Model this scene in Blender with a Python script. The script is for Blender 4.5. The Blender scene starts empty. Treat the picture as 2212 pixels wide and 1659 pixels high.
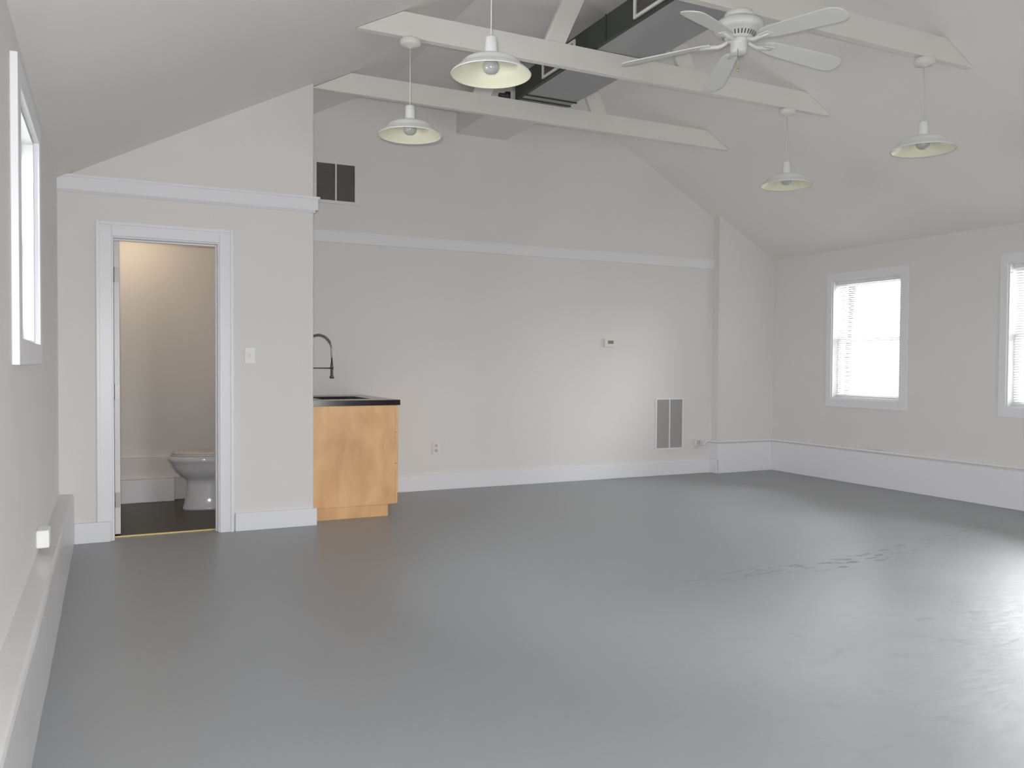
import bpy, math, random
from mathutils import Vector, Matrix

random.seed(7)
sc = bpy.context.scene
COL = sc.collection

# ------------------------------------------------------------------ camera
H = 1.2024
cam_data = bpy.data.cameras.new('camera')
cam = bpy.data.objects.new('camera', cam_data)
COL.objects.link(cam)
cam_data.sensor_fit = 'HORIZONTAL'
cam_data.sensor_width = 36.0
cam_data.lens = 1790.0 / 2212.0 * 36.0
cam_data.clip_start = 0.05
cam_data.clip_end = 200
R = (Matrix.Rotation(-0.4528, 4, 'Z') @ Matrix.Rotation(math.pi / 2 - 0.0242, 4, 'X') @ Matrix.Rotation(0.0064, 4, 'Z'))
cam.matrix_world = Matrix.Translation((0, 0, H)) @ R
sc.camera = cam

# ------------------------------------------------------------------ overcast sky
SKY = 90.0
world = bpy.data.worlds.new('overcast_sky')
sc.world = world
world.use_nodes = True
nt = world.node_tree
nt.nodes.clear()
wo = nt.nodes.new('ShaderNodeOutputWorld')
bg = nt.nodes.new('ShaderNodeBackground')
bg.inputs['Strength'].default_value = SKY
tc = nt.nodes.new('ShaderNodeTexCoord')
sx = nt.nodes.new('ShaderNodeSeparateXYZ')
cr = nt.nodes.new('ShaderNodeValToRGB')
cr.color_ramp.elements[0].position = 0.46
cr.color_ramp.elements[0].color = (0.42, 0.42, 0.41, 1)
cr.color_ramp.elements[1].position = 0.54
cr.color_ramp.elements[1].color = (0.98, 0.985, 1.02, 1)
mp = nt.nodes.new('ShaderNodeMapRange')
mp.inputs['From Min'].default_value = -1
mp.inputs['From Max'].default_value = 1
nt.links.new(tc.outputs['Generated'], sx.inputs[0])
nt.links.new(sx.outputs['Z'], mp.inputs['Value'])
nt.links.new(mp.outputs[0], cr.inputs[0])
nt.links.new(cr.outputs[0], bg.inputs['Color'])
nt.links.new(bg.outputs[0], wo.inputs[0])

sc.view_settings.view_transform = 'Standard'
sc.view_settings.look = 'None'
sc.view_settings.gamma = 1.0
sc.view_settings.use_curve_mapping = False
sc.view_settings.exposure = -1.22
sc.cycles.max_bounces = 12
sc.cycles.diffuse_bounces = 8
sc.cycles.glossy_bounces = 4
sc.cycles.transmission_bounces = 8
sc.cycles.sample_clamp_indirect = 10.0
sc.cycles.use_denoising = True

# ------------------------------------------------------------------ the camera's own flash (it lit the photograph)
fl = bpy.data.lights.new('camera_flash', 'SPOT')
fl.energy = 780.0
fl.spot_size = math.radians(116)
fl.spot_blend = 0.9
fl.color = (0.96, 0.98, 1.0)
fl.shadow_soft_size = 0.02
flo = bpy.data.objects.new('camera_flash', fl)
COL.objects.link(flo)
flo.matrix_world = Matrix.Translation((-0.02, 0.02, H + 0.06)) @ R

# ------------------------------------------------------------------ measured planes (metres)
XL, XR = -0.2966, 6.878          # left and right walls
YB = 6.139                       # front of the washroom wall
XE = 1.3545                      # end of the washroom wall
Y2 = 7.377                       # back wall
XJ, YJ = 6.081, 7.272            # shallow jog at the right of the back wall
YF = -3.4                        # wall behind the camera
YBB = 7.80                       # washroom back wall
CL, CR_ = 0.33, 0.33
RX, RZ = 3.398, 4.312            # ridge
def zl(x): return 2.383 + 0.5221 * (x - XL)
def zr(x): return 2.413 + 0.5458 * (XR - x)
def zc(x): return min(3.745, zl(x), zr(x))

# ------------------------------------------------------------------ materials
def mat(name, color, rough=0.5, metallic=0.0, spec=0.5, bump=0.0, bscale=40, var=0.0, vscale=3.0, coat=0.0, trans=0.0, emit=None, estr=0):
    m = bpy.data.materials.new(name)
    m.use_nodes = True
    t = m.node_tree
    b = t.nodes['Principled BSDF']
    b.inputs['Base Color'].default_value = (*color, 1)
    b.inputs['Roughness'].default_value = rough
    b.inputs['Metallic'].default_value = metallic
    b.inputs['Specular IOR Level'].default_value = spec
    b.inputs['Coat Weight'].default_value = coat
    b.inputs['Transmission Weight'].default_value = trans
    if emit:
        b.inputs['Emission Color'].default_value = (*emit, 1)
        b.inputs['Emission Strength'].default_value = estr
    co = t.nodes.new('ShaderNodeTexCoord')
    if var > 0:
        n = t.nodes.new('ShaderNodeTexNoise')
        n.inputs['Scale'].default_value = vscale
        n.inputs['Detail'].default_value = 4
        t.links.new(co.outputs['Object'], n.inputs['Vector'])
        mx = t.nodes.new('ShaderNodeMix')
        mx.data_type = 'RGBA'
        mx.inputs[6].default_value = (*[c * (1 - var) for c in color], 1)
        mx.inputs[7].default_value = (*[min(1, c * (1 + var)) for c in color], 1)
        t.links.new(n.outputs['Fac'], mx.inputs[0])
        t.links.new(mx.outputs[2], b.inputs['Base Color'])
    if bump > 0:
        n2 = t.nodes.new('ShaderNodeTexNoise')
        n2.inputs['Scale'].default_value = bscale
        n2.inputs['Detail'].default_value = 3
        t.links.new(co.outputs['Object'], n2.inputs['Vector'])
        bp = t.nodes.new('ShaderNodeBump')
        bp.inputs['Strength'].default_value = bump
        bp.inputs['Distance'].default_value = 0.01
        t.links.new(n2.outputs['Fac'], bp.inputs['Height'])
        t.links.new(bp.outputs[0], b.inputs['Normal'])
    return m

M = {}
M['wall'] = mat('wall_paint', (0.76, 0.735, 0.72), 0.65, bump=0.05, bscale=90, var=0.012, spec=0.3)
M['ceil'] = mat('ceiling_paint', (0.83, 0.805, 0.785), 0.8, bump=0.05, bscale=60, var=0.012, spec=0.2)
M['trim'] = mat('trim_paint', (0.82, 0.815, 0.84), 0.35, bump=0.03, bscale=30)
M['curb'] = mat('curb_paint', (0.66, 0.645, 0.645), 0.3, bump=0.5, bscale=11, var=0.02)
M['tie'] = mat('truss_paint', (0.76, 0.735, 0.69), 0.5, bump=0.06, bscale=25, var=0.04, vscale=5)
M['lamp_out'] = mat('lamp_enamel_outside', (0.85, 0.855, 0.84), 0.22)
M['lamp_in'] = mat('lamp_enamel_inside', (0.85, 0.83, 0.66), 0.16)
M['cord'] = mat('cord_white', (0.74, 0.73, 0.68), 0.5)
M['bulb'] = mat('bulb_glass', (0.44, 0.44, 0.44), 0.12, coat=0.4)
M['fan'] = mat('fan_white', (0.78, 0.78, 0.75), 0.32)
M['slot'] = mat('dark_slot', (0.12, 0.12, 0.14), 0.8)
M['brass'] = mat('brass', (0.62, 0.48, 0.20), 0.35, metallic=0.8)
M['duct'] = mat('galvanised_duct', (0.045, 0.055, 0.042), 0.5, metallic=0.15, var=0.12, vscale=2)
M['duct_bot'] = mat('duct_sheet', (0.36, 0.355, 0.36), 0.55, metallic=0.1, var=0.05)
M['vent_dark'] = mat('vent_dark_louvre', (0.16, 0.15, 0.14), 0.6)
M['vent_pale'] = mat('vent_pale_louvre', (0.40, 0.385, 0.365), 0.6)
M['counter'] = mat('worktop_dark', (0.022, 0.012, 0.013), 0.14, var=0.2, vscale=60)
M['steel'] = mat('brushed_steel', (0.22, 0.22, 0.225), 0.35, metallic=1.0)
M['darksteel'] = mat('dark_chrome', (0.16, 0.16, 0.16), 0.28, metallic=0.9)
M['porcelain'] = mat('porcelain', (0.74, 0.74, 0.76), 0.1, coat=0.5)
M['seat'] = mat('seat_plastic', (0.70, 0.67, 0.63), 0.3)
M['bathfloor'] = mat('washroom_lino', (0.085, 0.075, 0.062), 0.45, var=0.2, vscale=12, bump=0.05)
M['plate'] = mat('switch_plastic', (0.76, 0.755, 0.71), 0.3)
M['boxw'] = mat('outlet_box_white', (0.90, 0.92, 0.88), 0.3)
M['beige'] = mat('beige_plastic', (0.55, 0.50, 0.43), 0.4)
M['lcd'] = mat('thermostat_screen', (0.20, 0.20, 0.13), 0.3)
M['door'] = mat('door_paint', (0.72, 0.70, 0.68), 0.35)
M['hinge'] = mat('hinge_metal', (0.30, 0.28, 0.27), 0.4, metallic=0.7)
M['bin'] = mat('bin_plastic', (0.07, 0.08, 0.11), 0.4)
M['sash'] = mat('sash_vinyl', (0.78, 0.78, 0.78), 0.4)
M['black'] = mat('black_rubber', (0.02, 0.02, 0.02), 0.5)
M['paper'] = mat('tissue_paper', (0.50, 0.46, 0.44), 0.9)

def glass():
    m = bpy.data.materials.new('window_glass')
    m.use_nodes = True
    t = m.node_tree
    t.nodes.clear()
    o = t.nodes.new('ShaderNodeOutputMaterial')
    a = t.nodes.new('ShaderNodeBsdfTransparent')
    a.inputs[0].default_value = (0.95, 0.96, 0.95, 1)
    g = t.nodes.new('ShaderNodeBsdfGlossy')
    g.inputs['Roughness'].default_value = 0.02
    f = t.nodes.new('ShaderNodeFresnel')
    mx = t.nodes.new('ShaderNodeMixShader')
    t.links.new(f.outputs[0], mx.inputs[0])
    t.links.new(a.outputs[0], mx.inputs[1])
    t.links.new(g.outputs[0], mx.inputs[2])
    t.links.new(mx.outputs[0], o.inputs[0])
    return m
M['glass'] = glass()

def slatmat():
    m = bpy.data.materials.new('blind_vinyl')
    m.use_nodes = True
    t = m.node_tree
    t.nodes.clear()
    o = t.nodes.new('ShaderNodeOutputMaterial')
    a = t.nodes.new('ShaderNodeBsdfDiffuse')
    a.inputs[0].default_value = (0.85, 0.85, 0.85, 1)
    g = t.nodes.new('ShaderNodeBsdfTranslucent')
    g.inputs[0].default_value = (0.85, 0.85, 0.84, 1)
    mx = t.nodes.new('ShaderNodeMixShader')
    mx.inputs[0].default_value = 0.55
    t.links.new(a.outputs[0], mx.inputs[1])
    t.links.new(g.outputs[0], mx.inputs[2])
    t.links.new(mx.outputs[0], o.inputs[0])
    return m
M['slat'] = slatmat()

def woodmat():
    m = mat('birch_plywood', (0.60, 0.33, 0.14), 0.38)
    t = m.node_tree
    b = t.nodes['Principled BSDF']
    co = t.nodes.new('ShaderNodeTexCoord')
    mpn = t.nodes.new('ShaderNodeMapping')
    mpn.inputs['Scale'].default_value = (6.5, 6.5, 3.0)
    n = t.nodes.new('ShaderNodeTexNoise')
    n.inputs['Scale'].default_value = 1.0
    n.inputs['Detail'].default_value = 3
    n.inputs['Distortion'].default_value = 0.35
    r = t.nodes.new('ShaderNodeValToRGB')
    r.color_ramp.elements[0].position = 0.30
    r.color_ramp.elements[0].color = (0.62, 0.335, 0.145, 1)
    r.color_ramp.elements[1].position = 0.68
    r.color_ramp.elements[1].color = (0.80, 0.49, 0.235, 1)
    t.links.new(co.outputs['Object'], mpn.inputs[0])
    t.links.new(mpn.outputs[0], n.inputs['Vector'])
    t.links.new(n.outputs['Fac'], r.inputs[0])
    t.links.new(r.outputs[0], b.inputs['Base Color'])
    return m
M['wood'] = woodmat()

def floormat():
    m = mat('painted_concrete_floor', (0.20, 0.215, 0.22), 0.33, spec=0.8)
    t = m.node_tree
    L = t.links
    b = t.nodes['Principled BSDF']
    co = t.nodes.new('ShaderNodeTexCoord')
    def noise(scale, detail=4, sv=(1, 1, 1), dist=0.0):
        mpn = t.nodes.new('ShaderNodeMapping')
        mpn.inputs['Scale'].default_value = sv
        n = t.nodes.new('ShaderNodeTexNoise')
        n.inputs['Scale'].default_value = scale
        n.inputs['Detail'].default_value = detail
        n.inputs['Distortion'].default_value = dist
        L.new(co.outputs['Object'], mpn.inputs[0])
        L.new(mpn.outputs[0], n.inputs['Vector'])
        return n.outputs['Fac']
    def math_(op, a, bb, clamp=False):
        n = t.nodes.new('ShaderNodeMath')
        n.operation = op
        n.use_clamp = clamp
        for i, v in enumerate((a, bb)):
            if isinstance(v, (int, float)):
                n.inputs[i].default_value = v
            else:
                L.new(v, n.inputs[i])
        return n.outputs[0]
    def rng(v, a, bb, c=0.0, d=1.0):
        n = t.nodes.new('ShaderNodeMapRange')
        n.interpolation_type = 'SMOOTHSTEP'
        n.inputs['From Min'].default_value = a
        n.inputs['From Max'].default_value = bb
        n.inputs['To Min'].default_value = c
        n.inputs['To Max'].default_value = d
        L.new(v, n.inputs['Value'])
        return n.outputs[0]
    s = t.nodes.new('ShaderNodeSeparateXYZ')
    L.new(co.outputs['Object'], s.inputs[0])
    X, Y = s.outputs['X'], s.outputs['Y']
    # worn seam running across the right half of the room
    wob = noise(1.6, 3)
    line = math_('ADD', math_('MULTIPLY', rng(X, 4.0, 7.0), 0.55), 3.52)
    line = math_('ADD', line, math_('MULTIPLY', wob, 0.30))
    dist = math_('ABSOLUTE', math_('SUBTRACT', Y, line), 0)
    near = math_('MULTIPLY', rng(dist, 0.03, 0.13, 1, 0), math_('MULTIPLY', rng(X, 2.7, 3.6), rng(X, 4.2, 5.2, 1.0, 0.25)))
    flake = rng(noise(14, 5, (0.55, 1.5, 1)), 0.50, 0.60)
    seam = math_('MULTIPLY', near, flake)
    # rougher patched slab, near right; its paler tint also stands in for light there
    patch_light = math_('MULTIPLY', rng(math_('SUBTRACT', line, Y), -0.1, 1.1), rng(math_('ADD', X, math_('MULTIPLY', Y, -0.25)), 0.2, 3.0))
    mott = rng(noise(7, 6, (0.8, 1.3, 1), 0.6), 0.56, 0.74)
    spots = math_('MULTIPLY', patch_light, mott)
    big = noise(0.7, 4)
    mx = t.nodes.new('ShaderNodeMix'); mx.data_type = 'RGBA'
    mx.inputs[6].default_value = (0.262, 0.271, 0.281, 1)
    mx.inputs[7].default_value = (0.322, 0.334, 0.347, 1)
    L.new(big, mx.inputs[0])
    mw = t.nodes.new('ShaderNodeMix'); mw.data_type = 'RGBA'
    mw.inputs[7].default_value = (0.51, 0.53, 0.535, 1)  # worn tint made paler to imitate brighter light towards the near right
    L.new(mx.outputs[2], mw.inputs[6])
    L.new(math_('MULTIPLY', patch_light, math_('ADD', 0.45, math_('MULTIPLY', noise(2.2, 5), 0.5))), mw.inputs[0])
    m2 = t.nodes.new('ShaderNodeMix'); m2.data_type = 'RGBA'
    m2.inputs[7].default_value = (0.15, 0.15, 0.15, 1)
    L.new(mw.outputs[2], m2.inputs[6])
    L.new(math_('ADD', math_('MULTIPLY', seam, 0.6), math_('MULTIPLY', spots, 0.22), True), m2.inputs[0])
    L.new(m2.outputs[2], b.inputs['Base Color'])
    rough = math_('ADD', 0.37, math_('MULTIPLY', big, 0.10))
    rough = math_('ADD', rough, math_('MULTIPLY', patch_light, 0.04))
    rough = math_('ADD', rough, math_('MULTIPLY', seam, 0.25))
    L.new(rough, b.inputs['Roughness'])
    hgt = math_('ADD', math_('MULTIPLY', noise(4, 3), 0.25), math_('MULTIPLY', math_('MULTIPLY', patch_light, noise(13, 6, (0.7, 1.5, 1))), 0.8))
    hgt = math_('SUBTRACT', hgt, math_('MULTIPLY', seam, 0.5))
    bp = t.nodes.new('ShaderNodeBump')
    bp.inputs['Strength'].default_value = 0.25
    bp.inputs['Distance'].default_value = 0.02
    L.new(hgt, bp.inputs['Height'])
    L.new(bp.outputs[0], b.inputs['Normal'])
    return m
M['floor'] = floormat()

# ------------------------------------------------------------------ mesh helpers
class MB:
    def __init__(self):
        self.v = []; self.f = []; self.s = []
    def add(self, vs, fs, smooth=False):
        k = len(self.v)
        self.v += [tuple(p) for p in vs]
        for f in fs:
            self.f.append(tuple(i + k for i in f)); self.s.append(smooth)
        return self
    def box(self, x0, x1, y0, y1, z0, z1):
        x0, x1 = sorted((x0, x1)); y0, y1 = sorted((y0, y1)); z0, z1 = sorted((z0, z1))
        return self.add([(x0, y0, z0), (x1, y0, z0), (x1, y1, z0), (x0, y1, z0), (x0, y0, z1), (x1, y0, z1), (x1, y1, z1), (x0, y1, z1)],
                        [(0, 3, 2, 1), (4, 5, 6, 7), (0, 1, 5, 4), (1, 2, 6, 5), (2, 3, 7, 6), (3, 0, 4, 7)])
    def prism(self, poly, a, b, axis='y'):
        n = len(poly)
        def P(p, t):
            if axis == 'y': return (p[0], t, p[1])
            if axis == 'x': return (t, p[0], p[1])
            return (p[0], p[1], t)
        vs = [P(p, a) for p in poly] + [P(p, b) for p in poly]
        fs = [tuple(range(n)), tuple(range(2 * n - 1, n - 1, -1))]
        for i in range(n):
            j = (i + 1) % n
            fs.append((i, i + n, j + n, j))
        return self.add(vs, fs)
    def lathe(self, prof, seg=40, c=(0, 0, 0), smooth=True, axis='z'):
        vs = []; fs = []
        n = len(prof)
        for r, z in prof:
            for k in range(seg):
                a = 2 * math.pi * k / seg
                p = (r * math.cos(a), r * math.sin(a), z)
                if axis == 'y': p = (p[0], p[2], p[1])
                if axis == 'x': p = (p[2], p[0], p[1])
                vs.append((p[0] + c[0], p[1] + c[1], p[2] + c[2]))
        for i in range(n - 1):
            for k in range(seg):
                k2 = (k + 1) % seg
                fs.append((i * seg + k, i * seg + k2, (i + 1) * seg + k2, (i + 1) * seg + k))
        if prof[0][0] > 1e-6: fs.append(tuple(range(seg - 1, -1, -1)))
        if prof[-1][0] > 1e-6: fs.append(tuple((n - 1) * seg + k for k in range(seg)))
        return self.add(vs, fs, smooth)
    def shell(self, prof, seg=48, c=(0, 0, 0)):
        # open lathe (no caps)
        k0 = len(self.f)
        self.lathe(prof, seg, c)
        if prof[0][0] > 1e-6:
            # remove caps
            keep = [i for i in range(k0, len(self.f)) if len(self.f[i]) == 4]
            self.f = self.f[:k0] + [self.f[i] for i in keep]
            self.s = self.s[:k0] + [True] * len(keep)
        return self
    def tube(self, pts, r, seg=12, smooth=True):
        pts = [Vector(p) for p in pts]
        vs = []; fs = []
        n = len(pts)
        up = Vector((0, 0, 1))
        for i, p in enumerate(pts):
            d = (pts[min(i + 1, n - 1)] - pts[max(i - 1, 0)]).normalized()
            s = d.cross(up)
            if s.length < 1e-3: s = d.cross(Vector((0, 1, 0)))
            s.normalize()
            t = s.cross(d).normalized()
            rr = r[i] if isinstance(r, (list, tuple)) else r
            for k in range(seg):
                a = 2 * math.pi * k / seg
                vs.append(p + s * math.cos(a) * rr + t * math.sin(a) * rr)
        for i in range(n - 1):
            for k in range(seg):
                k2 = (k + 1) % seg
                fs.append((i * seg + k, i * seg + k2, (i + 1) * seg + k2, (i + 1) * seg + k))
        fs.append(tuple(range(seg - 1, -1, -1)))
        fs.append(tuple((n - 1) * seg + k for k in range(seg)))
        return self.add(vs, fs, smooth)
    def loft(self, rings, smooth=True, caps=True):
        seg = len(rings[0]); vs = []; fs = []
        for rg in rings: vs += rg
        for i in range(len(rings) - 1):
            for k in range(seg):
                k2 = (k + 1) % seg
                fs.append((i * seg + k, i * seg + k2, (i + 1) * seg + k2, (i + 1) * seg + k))
        if caps:
            fs.append(tuple(range(seg - 1, -1, -1)))
            fs.append(tuple((len(rings) - 1) * seg + k for k in range(seg)))
        return self.add(vs, fs, smooth)
    def build(self, name, m, parent=None, off=(0, 0, 0), bevel=0.0, seg=2):
        me = bpy.data.meshes.new(name)
        me.from_pydata([(p[0] - off[0], p[1] - off[1], p[2] - off[2]) for p in self.v], [], self.f)
        for p, s in zip(me.polygons, self.s): p.use_smooth = s
        me.update()
        import bmesh
        bm = bmesh.new(); bm.from_mesh(me)
        bmesh.ops.recalc_face_normals(bm, faces=bm.faces)
        bm.to_mesh(me); bm.free()
        me.materials.append(m)
        o = bpy.data.objects.new(name, me)
        COL.objects.link(o)
        if parent: o.parent = parent
        if bevel > 0:
            b = o.modifiers.new('bevel', 'BEVEL')
            b.width = bevel; b.segments = seg; b.limit_method = 'ANGLE'
        return o

def struct(name, mb, m, parent=None, **k):
    o = mb.build(name, m, parent, **k)
    if parent is None: o['kind'] = 'structure'
    return o
def tag(o, label, cat, group=None):
    o['label'] = label; o['category'] = cat
    if group: o['group'] = group
    return o
def thing(name, label, cat, loc=(0, 0, 0), group=None, rz=0):
    o = bpy.data.objects.new(name, None)
    COL.objects.link(o)
    o.location = loc; o.rotation_euler = (0, 0, rz)
    o.empty_display_size = 0.1
    return tag(o, label, cat, group)
def dup(root, loc, label, rz=None):
    r = root.copy(); COL.objects.link(r); r.location = loc; r['label'] = label
    if rz is not None: r.rotation_euler = (0, 0, rz)
    for ch in list(root.children):
        c = ch.copy(); COL.objects.link(c); c.parent = r
        for g in list(ch.children):
            d = g.copy(); COL.objects.link(d); d.parent = c
    return r

# ------------------------------------------------------------------ room shell
struct('floor', MB().box(XL - 0.2, XR + 0.2, YF - 0.2, YB + 0.115, -0.1, 0).box(XE - 0.12, XR + 0.2, YB + 0.115, Y2 + 0.2, -0.1, 0), M['floor'])
struct('floor', MB().box(XL - 0.2, XE - 0.12, YB + 0.116, YBB + 0.1, -0.1, 0), M['bathfloor'])

def side_wall(name, x0, x1, wins, y0, y1, zin, slope_fn):
    """wall along y with window openings; top follows the roof slope"""
    mb = MB()
    cuts = sorted(wins)
    y = y0
    xi = XL if x1 <= 0 else XR
    xo = x0 if x1 <= 0 else x1
    def top(xa): return slope_fn(xa)
    def slab(a, b, z0):
        poly = [(xi, z0), (xi, top(xi)), (xo, top(xo)), (xo, z0)]
        mb.prism(poly, a, b, 'y')
    for (a, b, c, d) in cuts:
        slab(y, a, 0)
        mb.box(x0, x1, a, b, 0, c)
        slab(a, b, d)
        y = b
    slab(y, y1, 0)
    return struct(name, mb, M['wall'])

RW = [(5.565, 6.41, 0.86, 2.10), (3.66, 4.505, 0.86, 2.09), (1.80, 2.645, 0.86, 2.10), (-0.06, 0.785, 0.86, 2.10)]
LW = [(3.385, 4.25, 1.275, 2.165)]
side_wall('wall_left', XL - 0.2, XL, LW, YF, YBB + 0.1, 2.38, zl)
side_wall('wall_right', XR, XR + 0.2, RW, YF, Y2 + 0.2, 2.41, zr)

# sloping ceiling with ridge
ZF = 3.745                                    # flat ceiling strip under the ridge
FXL = XL + (ZF - 2.383) / 0.5221
FXR = XR - (ZF - 2.413) / 0.5458
cm = MB()
ya_, yb_ = YF - 0.2, YBB + 0.2
cm.prism([(XL - 0.2, zl(XL - 0.2)), (FXL, ZF), (RX, RZ), (RX, RZ + 0.15), (XL - 0.2, zl(XL - 0.2) + 0.15)], ya_, yb_, 'y')
cm.prism([(FXL, ZF), (FXR, ZF), (RX, RZ)], ya_, yb_, 'y')
cm.prism([(FXR, ZF), (XR + 0.2, zr(XR + 0.2)), (XR + 0.2, zr(XR + 0.2) + 0.15), (RX, RZ + 0.15), (RX, RZ)], ya_, yb_, 'y')
struct('ceiling', cm, M['ceil'])

# back wall (gable) and the jog at its right
struct('wall_back', MB().prism([(XE - 0.0, 0), (XJ, 0), (XJ, zc(XJ)), (4.4375, 3.745), (2.312, 3.745), (XE, zc(XE))], Y2, Y2 + 0.2, 'y')
       .prism([(XJ, 0), (XR, 0), (XR, zc(XR)), (XJ, zc(XJ))], YJ, Y2 + 0.2, 'y'), M['wall'])
# wall behind the camera, with an added opening sized for the daylight it gives
gz0, gz1, gx0, gx1 = 0.10, 2.10, 2.6, 3.7
fw = MB()
fw.prism([(XL, 0), (gx0, 0), (gx0, zc(gx0)), (2.312, 3.745), (XL, zc(XL))], YF - 0.2, YF, 'y')
fw.prism([(gx1, 0), (XR, 0), (XR, zc(XR)), (4.4375, 3.745), (gx1, zc(gx1))], YF - 0.2, YF, 'y')
fw.prism([(gx0, gz1), (gx1, gz1), (gx1, zc(gx1)), (gx0, zc(gx0))], YF - 0.2, YF, 'y')
fw.box(gx0, gx1, YF - 0.2, YF, 0, gz0)
struct('wall_front', fw, M['wall'])

# washroom walls
DX0, DX1, DZ = 0.016, 0.703, 2.04
bw = MB()
bw.prism([(XL, 0), (DX0, 0), (DX0, zc(DX0)), (XL, zc(XL))], YB, YB + 0.115, 'y')
bw.prism([(DX1, 0), (XE, 0), (XE, zc(XE)), (DX1, zc(DX1))], YB, YB + 0.115, 'y')
bw.prism([(DX0, DZ), (DX1, DZ), (DX1, zc(DX1)), (DX0, zc(DX0))], YB, YB + 0.115, 'y')
struct('wall_washroom', bw, M['wall'])
struct('wall_partition', MB().prism([(XE - 0.12, 0), (XE, 0), (XE, zc(XE)), (XE - 0.12, zc(XE - 0.12))], YB + 0.115, YBB, 'y'), M['wall'])
struct('wall_washroom_back', MB().box(XL, XE - 0.12, YBB, YBB + 0.1, 0, 2.38), M['wall'])
struct('ceiling', MB().box(XL, XE - 0.12, YB + 0.115, YBB, 2.36, 2.40), M['ceil'])

# concrete foundation curb along the left wall (uneven, rounded top)
def curb(name, x0, sgn, t, h, ya, yb, n, amp, m):
    rings = []
    ph = [random.uniform(0, 6) for _ in range(6)]
    for i in range(n + 1):
        y = ya + (yb - ya) * i / n
        w = amp * (math.sin(y * 3.1 + ph[0]) + 0.6 * math.sin(y * 7.3 + ph[1]) + 0.5 * math.sin(y * 13.7 + ph[2]))
        w2 = amp * (math.sin(y * 4.3 + ph[3]) + 0.7 * math.sin(y * 11.9 + ph[4]))
        f = 0.0 if i in (0, n) else 1.0
        w *= f; w2 *= f
        pr = [(-0.0, 0.0), (t + w * 0.8, 0.0), (t + w, h * 0.4), (t + w2 * 0.9, h * 0.84), (t - 0.001 + w2 * 0.7, h - 0.014), (t - 0.006 + w2 * 0.5, h - 0.004), (t - 0.016, h + w * 0.3), (0.0, h)]
        rings.append([(x0 + sgn * a, y, z) for a, z in pr])
    mb = MB().loft(rings, smooth=False)
    return struct(name, mb, m)
curb('baseboard_left', XL, 1, 0.086, CL, YF, YB, 150, 0.0013, M['curb'])
struct('baseboard_right', MB().box(XR - 0.02, XR, YF, YJ, 0, CR_), M['trim'], bevel=0.005)
struct('baseboard_back', MB().box(XE + 0.7, XJ, Y2 - 0.018, Y2, 0, 0.150), M['trim'], bevel=0.004)
struct('baseboard_back', MB().box(XJ - 0.012, XR - 0.02, YJ - 0.02, YJ, 0, CR_)
       .box(XJ - 0.03, XJ, YJ - 0.02, Y2 - 0.018, 0, 0.16).box(XJ - 0.012, XJ, YJ, Y2, 0.16, CR_), M['trim'], bevel=0.004)
struct('baseboard_washroom', MB().box(XL + 0.086, DX0 - 0.012, YB - 0.032, YB, 0, 0.135), M['trim'], bevel=0.004)
struct('baseboard_washroom', MB().prism([(DX1 + 0.098, 0.0), (XE + 0.024, 0.0), (XE + 0.024, 0.128), (DX1 + 0.098, 0.128)], YB - 0.026, YB, 'y')
       .box(XE, XE + 0.024, YB, YB + 0.115, 0, 0.128), M['trim'], bevel=0.004)
# washroom back ledges
struct('trim_1', MB().box(XL, 0.506, 7.69, YBB, 0, 0.195), M['trim'], bevel=0.005)
struct('trim_2', MB().box(XL, XE - 0.12, 7.74, YBB, 0.195, 0.375).box(0.506, XE - 0.12, 7.78, YBB, 0, 0.195), M['wall'], bevel=0.005)
# picture rails
struct('trim_3', MB().box(XL, XE + 0.030, YB - 0.030, YB, 2.318, 2.402).box(XL, XE + 0.042, YB - 0.042, YB, 2.398, 2.414)
       .box(XE, XE + 0.030, YB, YB + 0.115, 2.318, 2.402).box(XE, XE + 0.042, YB, YB + 0.115, 2.398, 2.414)
       .prism([(YB, 2.300), (YB - 0.012, 2.300), (YB - 0.030, 2.318), (YB, 2.318)], XL, XE + 0.012, 'x'), M['trim'])
struct('trim_4', MB().box(XE, XJ + 0.0, Y2 - 0.022, Y2, 2.276, 2.366).box(XE, XJ + 0.0, Y2 - 0.030, Y2, 2.362, 2.376), M['trim'])
# brass threshold strip and sill
th = MB().prism([(DX0 - 0.01, YB + 0.112), (DX1 + 0.01, YB + 0.112), (DX1 + 0.01, YB + 0.128), (DX0 - 0.01, YB + 0.128)], 0.0, 0.007, 'z')
struct('trim_5', th, M['brass'])

# door frame (jamb, stop, stepped casing)
dr = MB()
cw = 0.090
cz0 = 0.135
dr.box(DX0 - cw, DX0 + 0.004, YB - 0.016, YB, cz0, DZ + cw)
dr.box(DX1 - 0.004, DX1 + cw, YB - 0.016, YB, 0.0, DZ + cw)
dr.box(DX0 + 0.004, DX1 - 0.004, YB - 0.016, YB, DZ - 0.004, DZ + cw)
dr.box(DX0 - cw, DX0 - cw + 0.022, YB - 0.026, YB - 0.016, cz0, DZ + cw)
dr.box(DX1 + cw - 0.022, DX1 + cw, YB - 0.026, YB - 0.016, 0.0, DZ + cw)
dr.box(DX0 - cw + 0.022, DX1 + cw - 0.022, YB - 0.026, YB - 0.016, DZ + cw - 0.022, DZ + cw)
dr.box(DX0 - 0.0, DX0 + 0.014, YB + 0.0, YB + 0.115, 0.0, DZ)
dr.box(DX1 - 0.014, DX1, YB + 0.0, YB + 0.115, 0.0, DZ)
dr.box(DX0 + 0.014, DX1 - 0.014, YB, YB + 0.115, DZ - 0.014, DZ)
dr.box(DX1 - 0.026, DX1 - 0.014, YB + 0.045, YB + 0.075, 0.0, DZ - 0.014)
dr.box(DX0 + 0.014, DX1 - 0.026, YB + 0.045, YB + 0.075, DZ - 0.026, DZ - 0.014)
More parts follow.
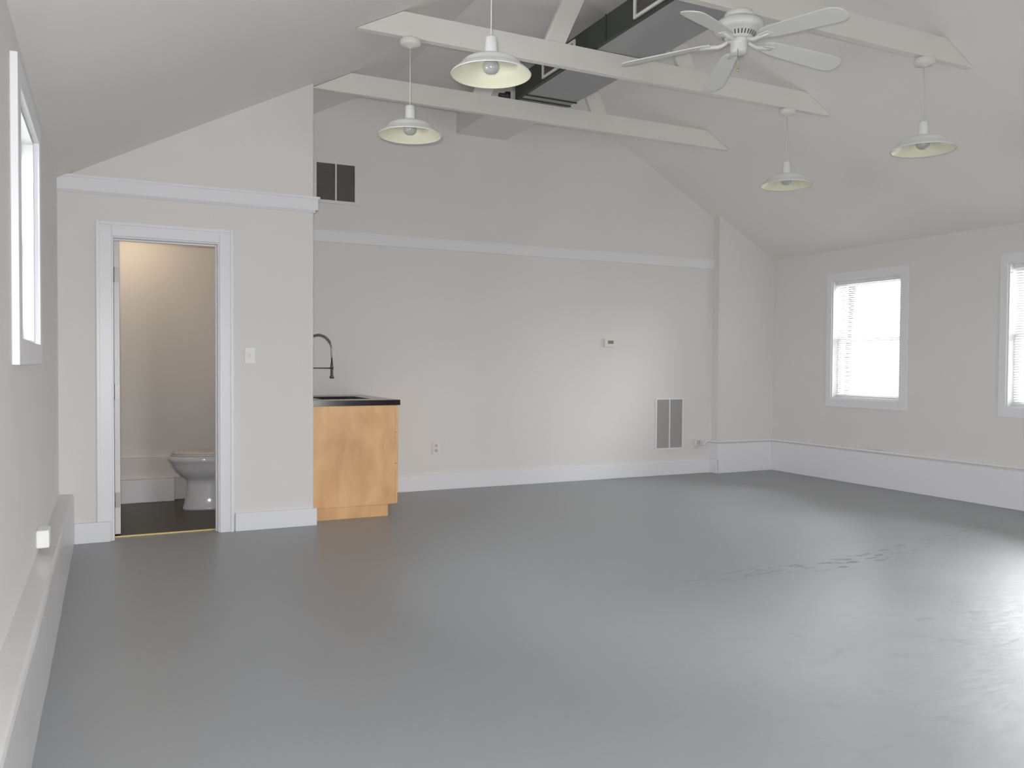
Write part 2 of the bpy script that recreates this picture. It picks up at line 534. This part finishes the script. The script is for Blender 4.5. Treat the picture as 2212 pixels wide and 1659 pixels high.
frame = struct('trim_6', dr, M['trim'], bevel=0.003)

# open door slab swung into the washroom
dl = thing('washroom_door', 'white washroom door standing open, seen edge-on at the left jamb', 'door', (DX0 + 0.016, YB + 0.118, 0.02))
dm = MB().box(0, 0.036, 0.0, 0.66, 0.0, 2.0)
dm.build('door_leaf', M['door'], dl, bevel=0.003)
for z in (0.235, 0.975, 1.772):
    MB().box(0.004, 0.034, -0.0035, 0.0, z - 0.05, z + 0.05).tube([(-0.002, -0.006, z - 0.05), (-0.002, -0.006, z + 0.05)], 0.006).build('hinge', M['hinge'], dl)
kb = MB().lathe([(0.026, 0.0), (0.026, 0.006), (0.011, 0.010), (0.011, 0.03), (0.027, 0.045), (0.027, 0.060), (0.012, 0.068), (0.0, 0.069)], 24, axis='x')
for s in (1,):
    o = kb.build('door_knob', M['hinge'], dl); o.location = (0.0, 0.60, 0.95); o.rotation_euler = (0, 0, math.pi)

# ------------------------------------------------------------------ windows
def window(n, side, y0, y1, z0, z1, detailed=True):
    xi = XR if side > 0 else XL
    s = side
    P = lambda a: xi + s * a      # a: metres outward from the room face
    c = 0.082 if side > 0 else 0.09
    pr = 0.014 if side > 0 else 0.024
    if side < 0:
        # uneven measured casing
        ya, yb, za, zb = y0 - 0.105, y1 + 0.088, z0 - 0.087, z1 + 0.085
    else:
        ya, yb, za, zb = y0 - 0.09, y1 + 0.065, z0 - 0.085, z1 + 0.075
    mb = MB()
    mb.box(P(-pr), P(0), ya, y0, za, zb)
    mb.box(P(-pr), P(0), y1, yb, za, zb)
    mb.box(P(-pr), P(0), y0, y1, z1, zb)
    mb.box(P(-pr), P(0), y0, y1, za, z0)
    w = struct('window_%d' % n, mb, M['trim'], bevel=0.003)
    # jamb liner
    t = 0.012
    MB().box(P(0), P(0.2), y0, y0 + t, z0, z1).box(P(0), P(0.2), y1 - t, y1, z0, z1).box(P(0), P(0.2), y0 + t, y1 - t, z1 - t, z1).build('window_jamb', M['sash'], w)
    MB().box(P(0.0), P(0.21), y0 + t, y1 - t, z0, z0 + t).build('window_sill', M['trim'], w)
    ya, yb, za, zb = y0 + t, y1 - t, z0 + t, z1 - t
    zm = (za + zb) / 2
    f = 0.042
    def sash(d0, d1, a, b):
        m2 = MB().box(P(d0), P(d1), ya, ya + f, a, b).box(P(d0), P(d1), yb - f, yb, a, b).box(P(d0), P(d1), ya + f, yb - f, a, a + f).box(P(d0), P(d1), ya + f, yb - f, b - f, b)
        o = m2.build('sash', M['sash'], w, bevel=0.003)
        g = MB().box(P((d0 + d1) / 2 - 0.002), P((d0 + d1) / 2 + 0.002), ya + f, yb - f, a + f, b - f).build('pane', M['glass'], o)
    sash(0.115, 0.145, za, zm + 0.02)
    sash(0.148, 0.178, zm - 0.02, zb)
    # skylight sampling aid inside the opening
    ld = bpy.data.lights.new('sky_portal', 'AREA')
    ld.shape = 'RECTANGLE'; ld.size = y1 - y0; ld.size_y = z1 - z0
    ld.cycles.is_portal = True
    lo = bpy.data.objects.new('sky_portal', ld); COL.objects.link(lo)
    lo.location = (P(0.23), (y0 + y1) / 2, (z0 + z1) / 2)
    d = Vector((-s, 0, 0))
    lo.rotation_euler = d.to_track_quat('-Z', 'Z').to_euler()
    return w

for i, (a, b, c, d) in enumerate(RW): window(i + 1, 1, a, b, c, d)
for i, (a, b, c, d) in enumerate(LW): window(i + 5, -1, a, b, c, d)

# added glazing behind the camera, out of view, there to light the room
g = MB()
for x in (gx0, gx0 + 0.34, gx0 + 0.70, gx1 - 0.06): g.box(x, x + 0.06, YF - 0.14, YF - 0.06, gz0, gz1)
for k in range(3):
    a = (gx0 + 0.06, gx0 + 0.40, gx0 + 0.76)[k]; b = (gx0 + 0.34, gx0 + 0.70, gx1 - 0.06)[k]
    g.box(a, b, YF - 0.14, YF - 0.06, gz0, gz0 + 0.06).box(a, b, YF - 0.14, YF - 0.06, gz1 - 0.06, gz1)
gf = struct('window_6', g, M['sash'])
MB().box(gx0 + 0.06, gx1 - 0.06, YF - 0.102, YF - 0.098, gz0 + 0.06, gz1 - 0.06).build('pane', M['glass'], gf)
ld = bpy.data.lights.new('sky_portal', 'AREA'); ld.shape = 'RECTANGLE'; ld.size = gx1 - gx0; ld.size_y = gz1 - gz0; ld.cycles.is_portal = True
lo = bpy.data.objects.new('sky_portal', ld); COL.objects.link(lo)
lo.location = ((gx0 + gx1) / 2, YF - 0.23, (gz0 + gz1) / 2)
lo.rotation_euler = Vector((0, 1, 0)).to_track_quat('-Z', 'Z').to_euler()

# ------------------------------------------------------------------ blinds in the right-hand windows
def blind(y0, y1, z0, z1, label, tilt=38):
    xb = XR + 0.065
    t = thing('window_blind', label, 'blind', (xb, (y0 + y1) / 2, z0 + 0.013), group='blinds in the right wall windows')
    off = t.location
    a, b = y0 + 0.018, y1 - 0.018
    MB().box(xb - 0.02, xb + 0.02, a, b, z1 - 0.048, z1 - 0.013).build('head_rail', M['sash'], t, off)
    mb = MB()
    z = z0 + 0.055
    ang = math.radians(tilt)
    while z < z1 - 0.06:
        dx, dz = 0.0125 * math.cos(ang), 0.0125 * math.sin(ang)
        prof = [(-1, 0.0), (-0.4, 0.0016), (0.4, 0.0016), (1, 0.0)]
        vs = []
        for k, cu in prof:
            for yy in (a + 0.004, b - 0.004):
                vs.append((xb + dx * k, yy, z + dz * k + cu))
        mb.add(vs, [(0, 1, 3, 2), (2, 3, 5, 4), (4, 5, 7, 6)])
        z += 0.0215
    mb.build('slats', M['slat'], t, off)
    MB().box(xb - 0.014, xb + 0.014, a, b, z0 + 0.022, z0 + 0.036).build('bottom_rail', M['sash'], t, off)
    for yy in (a + 0.12, b - 0.12):
        MB().tube([(xb - 0.014, yy, z0 + 0.036), (xb - 0.014, yy, z1 - 0.05)], 0.0013, 6).build('ladder_cord', M['cord'], t, off)
    return t
lab = ['white slatted blind in the small window nearest the far right corner', 'white slatted blind in the window cut off by the right edge',
       'added white slatted blind dimming the unseen right wall window third from the far corner', 'added white slatted blind dimming the unseen right wall window beside the camera']
for (a, b, c, d), l, tl in zip(RW, lab, (40, 38, 50, 50)): blind(a, b, c, d, l, tl)  # last two blinds are added out of view to hold back window light

# ------------------------------------------------------------------ roof trusses
ZT = 3.25
trusses = [(3.775, 'nearest white roof truss, carrying the ceiling fan'), (5.013, 'middle white roof truss with two pendant lamps hanging from it'), (6.247, 'farthest white roof truss, ending beside the washroom wall, no lamps on it')]
for y, l in trusses:
    t = thing('roof_truss', l, 'truss', (RX, y, ZT), group='white roof trusses')
    off = (RX, y, ZT)
    h = 0.155
    d = 0.055
    xa0 = XL + (ZT - 2.383) / 0.5221; xa1 = XL + (ZT + h - 2.383) / 0.5221
    xb0 = XR - (ZT - 2.413) / 0.5458; xb1 = XR - (ZT + h - 2.413) / 0.5458
    mb = MB().prism([(xa0 + 0.006, ZT), (xb0 - 0.006, ZT), (xb1 - 0.006, ZT + h), (xa1 + 0.006, ZT + h)], y, y + d, 'y')
    mb.build('tie_beam', M['tie'], t, off, bevel=0.003)
    for s in (-1, 1):
        f0, f1 = (2.834, 2.676) if s < 0 else (3.797, 3.955)
        k = 0.46
        zt = 3.742
        p = [(f0, ZT + h + 0.001), (f1, ZT + h + 0.001), (f1 - s * k * (zt - ZT - h), zt), (f0 - s * k * (zt - ZT - h), zt)]
        if s < 0: p = p[::-1]
        MB().prism(p, y + 0.008, y + 0.046, 'y').build('strut', M['tie'], t, off, bevel=0.002)

# ------------------------------------------------------------------ air duct lying on the trusses
dx0, dx1, dz0, dz1 = 3.06, 3.552, 3.408, 3.585
ya, yb = 2.1, 6.262
t = thing('air_duct', 'long dark rectangular air duct lying on the white roof trusses', 'duct', (dx0, ya, dz0))
off = (dx0, ya, dz0)
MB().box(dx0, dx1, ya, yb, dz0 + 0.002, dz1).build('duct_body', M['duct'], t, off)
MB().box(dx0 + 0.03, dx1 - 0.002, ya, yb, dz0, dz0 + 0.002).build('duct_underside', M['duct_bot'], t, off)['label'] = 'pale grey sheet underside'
for yy in (4.86, 3.6):
    MB().box(dx0 - 0.006, dx0, yy - 0.006, yy + 0.006, dz0, dz1 + 0.005).build('duct_seam', M['duct'], t, off)
for yy in (5.105, 5.165, 6.10, 6.20):
    MB().box(dx0 + 0.02, dx1 + 0.004, yy - 0.006, yy + 0.006, dz0 - 0.010, dz0).build('joint_flange', M['duct'], t, off)
for (a, b) in ((4.0, 4.516), (5.27, 5.772)):
    z0, z1 = 3.428, 3.562
    r = MB().box(dx0 - 0.012, dx0, a, a + 0.022, z0, z1).box(dx0 - 0.012, dx0, b - 0.022, b, z0, z1).box(dx0 - 0.012, dx0, a + 0.022, b - 0.022, z0, z0 + 0.018).box(dx0 - 0.012, dx0, a + 0.022, b - 0.022, z1 - 0.018, z1)
    ro = r.build('register_frame', M['tie'], t, off)
    lv = MB()
    n = 9
    for k in range(n):
        z = z0 + 0.024 + (z1 - z0 - 0.048) * k / (n - 1)
        lv.add([(dx0 - 0.010, a + 0.022, z), (dx0 - 0.010, b - 0.022, z), (dx0 - 0.001, b - 0.022, z + 0.012), (dx0 - 0.001, a + 0.022, z + 0.012)], [(0, 1, 2, 3)])
    lv.build('register_louvres', M['vent_pale'], ro, off)
# boxed, painted continuation of the duct to the back wall
tag(MB().box(2.985, 3.495, 6.315, Y2 - 0.002, 3.388, 3.60).build('duct_boxing', M['wall']), 'wall-coloured boxed duct end meeting the back wall under the roof', 'duct')
pf = thing('cable_gland', 'small black cable fitting beside the dark duct on the farthest truss', 'fitting', (2.96, 6.262, 3.406))
MB().tube([(-0.05, 0, 0.02), (0.0, 0.0, 0.022), (0.05, 0.0, 0.016)], [0.016, 0.02, 0.012], 12).lathe([(0.024, -0.006), (0.024, 0.045), (0.0, 0.046)], 16, (0.03, 0, 0.006)).build('gland_body', M['black'], pf)

# ------------------------------------------------------------------ pendant lamps
def make_pendant(loc, label):
    t = thing('pendant_lamp', label, 'lamp', loc, group='white warehouse pendant lamps')
    # local z = 0 at the underside of the tie beam
    dzr = -0.605           # rim height
    MB().lathe([(0.040, 0.0), (0.062, -0.004), (0.066, -0.012), (0.066, -0.034), (0.058, -0.044), (0.02, -0.050), (0.008, -0.060), (0.0, -0.060)], 36).build('ceiling_canopy', M['cord'], t)
    MB().tube([(0, 0, -0.055), (0, 0, dzr + 0.18)], 0.0032, 8).build('cord', M['cord'], t)
    MB().lathe([(0.0, 0.190), (0.022, 0.188), (0.029, 0.180), (0.0335, 0.088), (0.0335, 0.078)], 28, (0, 0, dzr)).build('socket_cap', M['lamp_out'], t)
    out = [(0.032, 0.082), (0.085, 0.080), (0.112, 0.076), (0.134, 0.066), (0.148, 0.052), (0.154, 0.041), (0.176, 0.024), (0.193, 0.009), (0.200, 0.002), (0.202, -0.001), (0.200, -0.003)]
    inn = [(0.1985, -0.002), (0.191, 0.007), (0.174, 0.022), (0.152, 0.038), (0.145, 0.050), (0.132, 0.063), (0.111, 0.072), (0.084, 0.076), (0.032, 0.078)]
    so = MB().shell(out, 64, (0, 0, dzr)).build('shade', M['lamp_out'], t)
    MB().shell(inn, 64, (0, 0, dzr)).build('shade_lining', M['lamp_in'], so)['label'] = 'cream enamel inside of the shade'
    MB().lathe([(0.0, -0.002), (0.024, 0.004), (0.038, 0.016), (0.043, 0.032), (0.041, 0.046), (0.034, 0.058), (0.024, 0.066), (0.020, 0.074)], 28, (0, 0, dzr + 0.002)).build('bulb', M['bulb'], t)
    return t
PL = [((1.722, 5.040, ZT), 'smaller left pendant lamp, hanging from the middle truss in front of the wall grille'),
      ((1.722, 3.802, ZT), 'biggest-looking pendant lamp, top centre, its cord leaving the frame'),
      ((4.880, 5.040, ZT), 'pendant lamp on the right of the middle truss, the farthest of all'),
      ((4.880, 3.802, ZT), 'rightmost pendant lamp, hanging from the nearest truss beyond the ceiling fan')]
p0 = make_pendant(*PL[0])
for loc, l in PL[1:]: dup(p0, loc, l)

# ------------------------------------------------------------------ ceiling fan
FX, FY = 3.30, 3.802
t = thing('ceiling_fan', 'white five-bladed ceiling fan hanging from the nearest truss', 'fan', (FX, FY, ZT))
MB().lathe([(0.075, 0.0), (0.082, -0.004), (0.086, -0.028), (0.080, -0.036), (0.0, -0.036)], 40).build('mounting_canopy', M['fan'], t)
mt = MB().lathe([(0.072, -0.036), (0.100, -0.044), (0.132, -0.060), (0.142, -0.078), (0.142, -0.100), (0.132, -0.112), (0.112, -0.118), (0.098, -0.126), (0.078, -0.152), (0.070, -0.158), (0.0, -0.158)], 56).build('motor_housing', M['fan'], t)
vs = MB()
for k in range(30):
    a = 2 * math.pi * k / 30
    r0, z0, r1, z1 = 0.0975, -0.128, 0.0815, -0.149
    ca, sa = math.cos(a), math.sin(a)
    w = 0.0038
    o_ = 0.0016
    vs.add([((r0 + o_) * ca - w * sa, (r0 + o_) * sa + w * ca, z0), ((r0 + o_) * ca + w * sa, (r0 + o_) * sa - w * ca, z0), ((r1 + o_) * ca + w * sa, (r1 + o_) * sa - w * ca, z1), ((r1 + o_) * ca - w * sa, (r1 + o_) * sa + w * ca, z1)], [(0, 1, 2, 3)])
vs.build('vent_slots', M['slot'], mt)['label'] = 'dark cooling slots'
MB().lathe([(0.060, -0.158), (0.060, -0.170), (0.046, -0.176), (0.047, -0.190), (0.047, -0.222), (0.044, -0.232), (0.036, -0.238), (0.0, -0.239)], 36).build('switch_housing', M['fan'], t)
def blade_mesh():
    # outline in local x (radial), y (chord)
    prof = [(0.165, 0.030), (0.19, 0.048), (0.24, 0.056), (0.40, 0.064), (0.58, 0.070), (0.640, 0.068), (0.672, 0.052), (0.686, 0.025)]
    top = [(x, y) for x, y in prof]
    bot = [(x, -y) for x, y in reversed(prof)]
    poly = top + [(0.690, 0.0)] + bot
    tilt = math.radians(-13)
    vs_, n = [], len(poly)
    for th_ in (-0.003, 0.003):
        for x, y in poly:
            vs_.append((x, y * math.cos(tilt) - th_ * math.sin(tilt), -0.172 - 0.055 * max(0, (x - 0.16)) / 0.53 + y * math.sin(tilt) + th_))
    fs_ = [tuple(range(n)), tuple(range(2 * n - 1, n - 1, -1))] + [(i, i + n, (i + 1) % n + n, (i + 1) % n) for i in range(n)]
    return MB().add(vs_, fs_)
def iron_mesh():
    return MB().tube([(0.060, 0, -0.160), (0.085, 0, -0.176), (0.115, 0, -0.186), (0.150, 0, -0.182), (0.215, 0, -0.181)], [0.010, 0.011, 0.012, 0.013, 0.012], 10).box(0.16, 0.225, -0.030, 0.030, -0.187, -0.181)
b0 = i0 = None
for k in range(5):
    a = math.radians(63.5 + 72 * k)
    if b0 is None:
        b = b0 = blade_mesh().build('blade', M['fan'], t, bevel=0.001)
        ir = i0 = iron_mesh().build('blade_iron', M['fan'], b0)
    else:
        b = b0.copy(); COL.objects.link(b); b.parent = t
        ir = i0.copy(); COL.objects.link(ir); ir.parent = b
    b.rotation_euler = (0, 0, a)
# pull chains
pc = MB().tube([(-0.035, -0.035, -0.226), (-0.037, -0.037, -0.34)], 0.0022, 6).lathe([(0.0, -0.358), (0.007, -0.352), (0.008, -0.344), (0.0, -0.338)], 12, (-0.037, -0.037, 0))
pc.build('pull_chain', M['brass'], t)

# ------------------------------------------------------------------ wall grilles
def grille(name, label, x0, x1, z0, z1, louv, fr, n, depth=0.014):
    cx = (x0 + x1) / 2
    t = thing(name, label, 'vent', (cx, Y2, z0 - fr))
    off = (cx, Y2, z0 - fr)
    mid = 0.014
    m = MB().box(x0 - fr, x0, Y2 - depth, Y2, z0 - fr, z1 + fr).box(x1, x1 + fr, Y2 - depth, Y2, z0 - fr, z1 + fr)
    m.box(x0, x1, Y2 - depth, Y2, z1, z1 + fr).box(x0, x1, Y2 - depth, Y2, z0 - fr, z0).box(cx - mid / 2, cx + mid / 2, Y2 - depth, Y2, z0, z1)
    m.build('grille_frame', M['trim' if fr < 0.02 else 'wall'], t, off, bevel=0.002)
    for (a, b) in ((x0, cx - mid / 2), (cx + mid / 2, x1)):
        lm = MB().box(a, b, Y2 - 0.002, Y2, z0, z1)
        for k in range(n):
            z = z0 + (z1 - z0) * (k + 0.5) / n
            hh = (z1 - z0) / n * 0.5
            lm.add([(a, Y2 - 0.011, z - hh), (b, Y2 - 0.011, z - hh), (b, Y2 - 0.003, z + hh), (a, Y2 - 0.003, z + hh)], [(0, 1, 2, 3)])
        lm.build('louvre_panel', louv, t, off)
grille('air_grille', 'dark square air grille high on the back wall beside the washroom corner', 1.655, 1.998, 2.648, 2.972, M['vent_dark'], 0.028, 20)
grille('air_grille', 'tall pale grey air grille low on the back wall near the right jog', 5.330, 5.668, 0.298, 0.825, M['vent_pale'], 0.016, 30)

# ------------------------------------------------------------------ small wall fittings
t = thing('thermostat', 'small white thermostat with a greenish screen on the back wall', 'thermostat', (4.708, Y2, 1.385))
MB().box(-0.058, 0.058, -0.026, 0, 0.0, 0.088).build('body', M['plate'], t, bevel=0.004)
MB().box(-0.020, 0.048, -0.0275, -0.026, 0.034, 0.068).build('screen', M['lcd'], t)
t = thing('light_switch', 'cream light switch plate between the washroom door and wall corner', 'switch', (0.905, YB, 1.193))
MB().box(-0.036, 0.036, -0.006, 0, 0.0, 0.115).build('cover_plate', M['plate'], t, bevel=0.002)
MB().prism([(-0.006, 0.046), (-0.018, 0.066), (-0.006, 0.070)], -0.006, 0.006, 'x').build('toggle', M['boxw'], t)
t = thing('wall_outlet', 'beige power outlet on the back wall right of the wooden cabinet', 'outlet', (2.791, Y2, 0.342))
MB().box(-0.036, 0.036, -0.006, 0, 0.0, 0.115).build('cover_plate', M['plate'], t, bevel=0.002)
for z in (0.034, 0.080):
    MB().lathe([(0.016, -0.0085), (0.016, -0.006)], 20, (0, 0, z), smooth=False, axis='y').build('socket', M['beige'], t)
t = thing('outlet_box', 'bright white surface outlet box on the left wall above the ledge', 'outlet', (XL, 4.30, 0.362))
MB().box(0, 0.052, -0.06, 0.06, 0.0, 0.080).build('box_body', M['boxw'], t, bevel=0.006)
MB().tube([(0.02, 0.06, 0.02), (0.02, 0.11, 0.02), (0.02, 0.13, 0.0), (0.02, 0.13, -0.032)], 0.008, 10).build('conduit_stub', M['curb'], t)
t = thing('outlet_box', 'small white surface outlet box low on the back wall beside the jog', 'outlet', (5.868, Y2, 0.305))
MB().box(-0.040, 0.036, -0.050, 0, 0.0, 0.078).build('box_body', M['plate'], t, bevel=0.008)
MB().box(-0.028, 0.024, -0.053, -0.050, 0.012, 0.066).build('cover_plate', M['beige'], t)
# conduit along jog and right wall
zc_ = 0.355
tag(MB().tube([(5.905, Y2 - 0.02, 0.322), (5.96, Y2 - 0.02, 0.322), (6.0, Y2 - 0.02, zc_), (XJ - 0.03, Y2 - 0.02, zc_), (XJ - 0.03, YJ - 0.03, zc_), (XJ + 0.02, YJ - 0.028, zc_), (XR - 0.05, YJ - 0.014, zc_ - 0.004), (XR - 0.014, YJ - 0.05, zc_ - 0.004), (XR - 0.014, 4.0, zc_), (XR - 0.014, 1.0, zc_), (XR - 0.014, YF + 0.2, zc_)], 0.011, 10).build('conduit', M['trim']),
    'thin white conduit running along the top of the right wall baseboard', 'pipe')
jb = thing('junction_plate', 'flat white conduit cover under the far window on the right wall', 'cover', (XR, 5.83, 0.372))
MB().box(-0.012, 0, -0.10, 0.10, 0.0, 0.022).build('cover', M['wall'], jb, bevel=0.002)

# ------------------------------------------------------------------ sink cabinet
cy0, cy1 = YB + 0.128, Y2 - 0.004
cx0, cx1 = XE + 0.003, 2.048
t = thing('sink_cabinet', 'birch plywood sink cabinet with drawers facing right, beside the washroom wall', 'cabinet', (cx0, cy0, 0))
off = (cx0, cy0, 0)
c = MB()
c.box(cx0, cx1 - 0.020, cy0, cy0 + 0.018, 0.095, 0.872)
c.box(cx0, cx1 - 0.020, cy1 - 0.018, cy1, 0.095, 0.872)
c.box(cx0, cx1 - 0.020, cy0 + 0.018, cy1 - 0.018, 0.095, 0.113)
c.box(cx0, cx0 + 0.01, cy0 + 0.018, cy1 - 0.018, 0.113, 0.872)
c.build('carcass', M['wood'], t, off, bevel=0.0015)
MB().box(cx0, 1.974, cy0 + 0.012, cy1 - 0.01, 0.0, 0.095).build('plinth', M['wood'], t, off)
for (a, b) in ((0.098, 0.410), (0.415, 0.655), (0.660, 0.868)):
    MB().box(cx1 - 0.020, cx1, cy0, cy0 + 0.50, a, b).build('drawer_front', M['wood'], t, off, bevel=0.002)
MB().box(cx1 - 0.020, cx1, cy0 + 0.504, cy1, 0.098, 0.868).build('cabinet_door', M['wood'], t, off, bevel=0.002)
# worktop with sink cut-out
sx0, sx1, sy0, sy1 = 1.50, 1.90, 6.50, 7.02
wz0, wz1 = 0.8735, 0.914
tx0, tx1, ty0, ty1 = XE + 0.002, 2.066, cy0 - 0.008, Y2 - 0.002
tag(MB().box(tx0, sx0, ty0, ty1, wz0, wz1).box(sx1, tx1, ty0, ty1, wz0, wz1).box(sx0, sx1, ty0, sy0, wz0, wz1).box(sx0, sx1, sy1, ty1, wz0, wz1).build('worktop', M['counter']),
    'dark brown worktop on the birch sink cabinet', 'worktop')
sk = thing('sink', 'sunken metal sink set into the dark worktop', 'sink', (sx0, sy0, 0.70))
so = (sx0, sy0, 0.70)
u0, u1, v0, v1 = sx0 - 0.006, sx1 + 0.006, sy0 - 0.006, sy1 + 0.006
MB().box(u0, u1, v0, v1, 0.700, 0.704).box(u0, u0 + 0.004, v0, v1, 0.704, 0.872).box(u1 - 0.004, u1, v0, v1, 0.704, 0.872).box(u0 + 0.004, u1 - 0.004, v0, v0 + 0.004, 0.704, 0.872).box(u0 + 0.004, u1 - 0.004, v1 - 0.004, v1, 0.704, 0.872).build('basin', M['steel'], sk, so)
MB().lathe([(0.04, 0.7045), (0.04, 0.7075), (0.0, 0.707)], 24, ((sx0 + sx1) / 2, (sy0 + sy1) / 2, 0)).build('drain', M['darksteel'], sk, so)

# spring faucet
fx, fy = 1.435, 6.80
fz = 0.914
t = thing('spring_faucet', 'tall steel spring faucet arching over the sink, half hidden by the wall', 'faucet', (fx, fy, fz))
MB().lathe([(0.028, 0.0), (0.028, 0.006), (0.018, 0.012), (0.018, 0.10), (0.013, 0.105), (0.011, 0.26), (0.0, 0.26)], 24).build('body', M['darksteel'], t)
path = [(0, 0, 0.26), (0, 0, 0.37)]
Rr = 0.108
for k in range(0, 21):
    a = math.pi - math.pi * k / 20
    path.append((Rr + Rr * math.cos(a), 0, 0.395 + 0.118 * math.sin(a)))
path += [(2 * Rr + 0.002, 0, 0.34), (2 * Rr + 0.003, 0, 0.285)]
MB().tube(path, 0.0065, 10).build('hose', M['darksteel'], t)
# spring coil around hose
def coil(path, r, w, turns_per_m, i0, i1):
    P = [Vector(p) for p in path[i0:i1]]
    L = [0]
    for i in range(1, len(P)): L.append(L[-1] + (P[i] - P[i - 1]).length)
    tot = L[-1]; n = int(tot * turns_per_m * 10); out = []
    for j in range(n + 1):
        s = tot * j / n
        i = max(k for k in range(len(L)) if L[k] <= s + 1e-9); i = min(i, len(P) - 2)
        u = (s - L[i]) / (L[i + 1] - L[i])
        p = P[i].lerp(P[i + 1], u); d = (P[i + 1] - P[i]).normalized()
        q = Vector((0, 1, 0)); e = d.cross(q).normalized()
        a = 2 * math.pi * s * turns_per_m
        out.append(p + q * math.cos(a) * r + e * math.sin(a) * r)
    return out
MB().tube(coil(path, 0.0125, 0.002, 70, 1, 20), 0.0024, 6).build('spring', M['steel'], t)
MB().tube([(0, 0, 0.245), (2 * Rr, 0, 0.245)], 0.005, 10).lathe([(0.014, 0.236), (0.014, 0.256)], 16, (2 * Rr + 0.003, 0, 0)).build('holder_arm', M['darksteel'], t)
MB().lathe([(0.0, 0.160), (0.018, 0.160), (0.019, 0.172), (0.012, 0.186), (0.0115, 0.27), (0.008, 0.290), (0.0, 0.290)], 20, (2 * Rr + 0.003, 0, 0)).build('spray_head', M['darksteel'], t)
MB().tube([(0.0, -0.016, 0.07), (0.0, -0.05, 0.085), (0.0, -0.075, 0.11)], 0.005, 8).build('lever', M['steel'], t)

# ------------------------------------------------------------------ toilet (faces left)
TX, TY = 0.425, 7.22
t = thing('toilet', 'white porcelain toilet seen from its side through the washroom door', 'toilet', (TX, TY, 0))
def oval(cx, rx_f, rx_b, ry, z, n=36):
    out = []
    for k in range(n):
        a = 2 * math.pi * k / n
        ca, sa = math.cos(a), math.sin(a)
        rx = rx_b if ca > 0 else rx_f
        out.append((cx + rx * ca, ry * sa, z))
    return out
rings = [oval(0.36, 0.252, 0.24, 0.118, 0.0), oval(0.36, 0.250, 0.24, 0.116, 0.015), oval(0.36, 0.238, 0.235, 0.104, 0.05), oval(0.36, 0.226, 0.23, 0.096, 0.12), oval(0.36, 0.220, 0.23, 0.094, 0.20), oval(0.36, 0.219, 0.23, 0.096, 0.235),
         oval(0.355, 0.228, 0.235, 0.108, 0.252), oval(0.34, 0.248, 0.25, 0.132, 0.275), oval(0.325, 0.272, 0.265, 0.156, 0.312), oval(0.315, 0.290, 0.275, 0.173, 0.352), oval(0.305, 0.298, 0.28, 0.182, 0.395), oval(0.305, 0.306, 0.282, 0.187, 0.400), oval(0.305, 0.308, 0.282, 0.187, 0.432), oval(0.305, 0.296, 0.275, 0.178, 0.440)]
MB().loft(rings).build('bowl', M['porcelain'], t)
MB().loft([oval(0.31, 0.285, 0.20, 0.176, 0.4405), oval(0.31, 0.292, 0.21, 0.182, 0.446), oval(0.31, 0.290, 0.21, 0.181, 0.455)]).build('seat', M['seat'], t)
MB().loft([oval(0.31, 0.278, 0.205, 0.174, 0.4575), oval(0.31, 0.284, 0.21, 0.178, 0.464), oval(0.31, 0.275, 0.21, 0.172, 0.474), oval(0.31, 0.20, 0.16, 0.12, 0.480)]).build('lid', M['seat'], t)
MB().box(0.575, 0.785, -0.21, 0.21, 0.42, 0.78).box(0.50, 0.60, -0.12, 0.12, 0.10, 0.42).build('tank', M['porcelain'], t, bevel=0.015, seg=3)
MB().box(0.565, 0.79, -0.22, 0.22, 0.782, 0.815).build('tank_lid', M['porcelain'], t, bevel=0.008)
MB().tube([(0.572, -0.15, 0.72), (0.55, -0.15, 0.72), (0.545, -0.10, 0.715)], 0.008, 8).build('flush_lever', M['steel'], t)
t = thing('waste_bin', 'dark bin on the washroom floor behind the toilet base', 'bin', (0.905, 7.60, 0))
MB().lathe([(0.0, 0.0), (0.075, 0.0), (0.082, 0.01), (0.092, 0.25), (0.095, 0.255), (0.091, 0.258), (0.086, 0.25), (0.078, 0.02), (0.0, 0.018)], 28).build('bin_body', M['bin'], t)
t = thing('paper_holder', 'toilet paper holder on the washroom back wall above the toilet', 'holder', (0.92, YBB, 0.775))
MB().lathe([(0.058, -0.05), (0.058, 0.05), (0.02, 0.05), (0.02, -0.05), (0.058, -0.05)], 28, (0, -0.065, 0.05), axis='x').build('paper_roll', M['paper'], t)
MB().box(-0.065, -0.055, -0.075, 0, 0.035, 0.065).box(0.055, 0.065, -0.075, 0, 0.035, 0.065).tube([(-0.06, -0.065, 0.05), (0.06, -0.065, 0.05)], 0.006, 8).build('bracket', M['steel'], t)
# warm lamp on the washroom ceiling
t = thing('ceiling_lamp', 'warm glass lamp on the washroom ceiling behind the open door', 'lamp', (0.16, 7.35, 2.36))
MB().lathe([(0.09, 0.0), (0.10, -0.008), (0.10, -0.022), (0.0, -0.022)], 32).build('lamp_base', M['plate'], t)
gm = mat('lamp_globe', (0.9, 0.8, 0.6), 0.4, emit=(1.0, 0.80, 0.54), estr=60.0)
MB().lathe([(0.085, -0.023), (0.092, -0.04), (0.080, -0.07), (0.045, -0.092), (0.0, -0.098)], 32).build('glass_globe', gm, t)
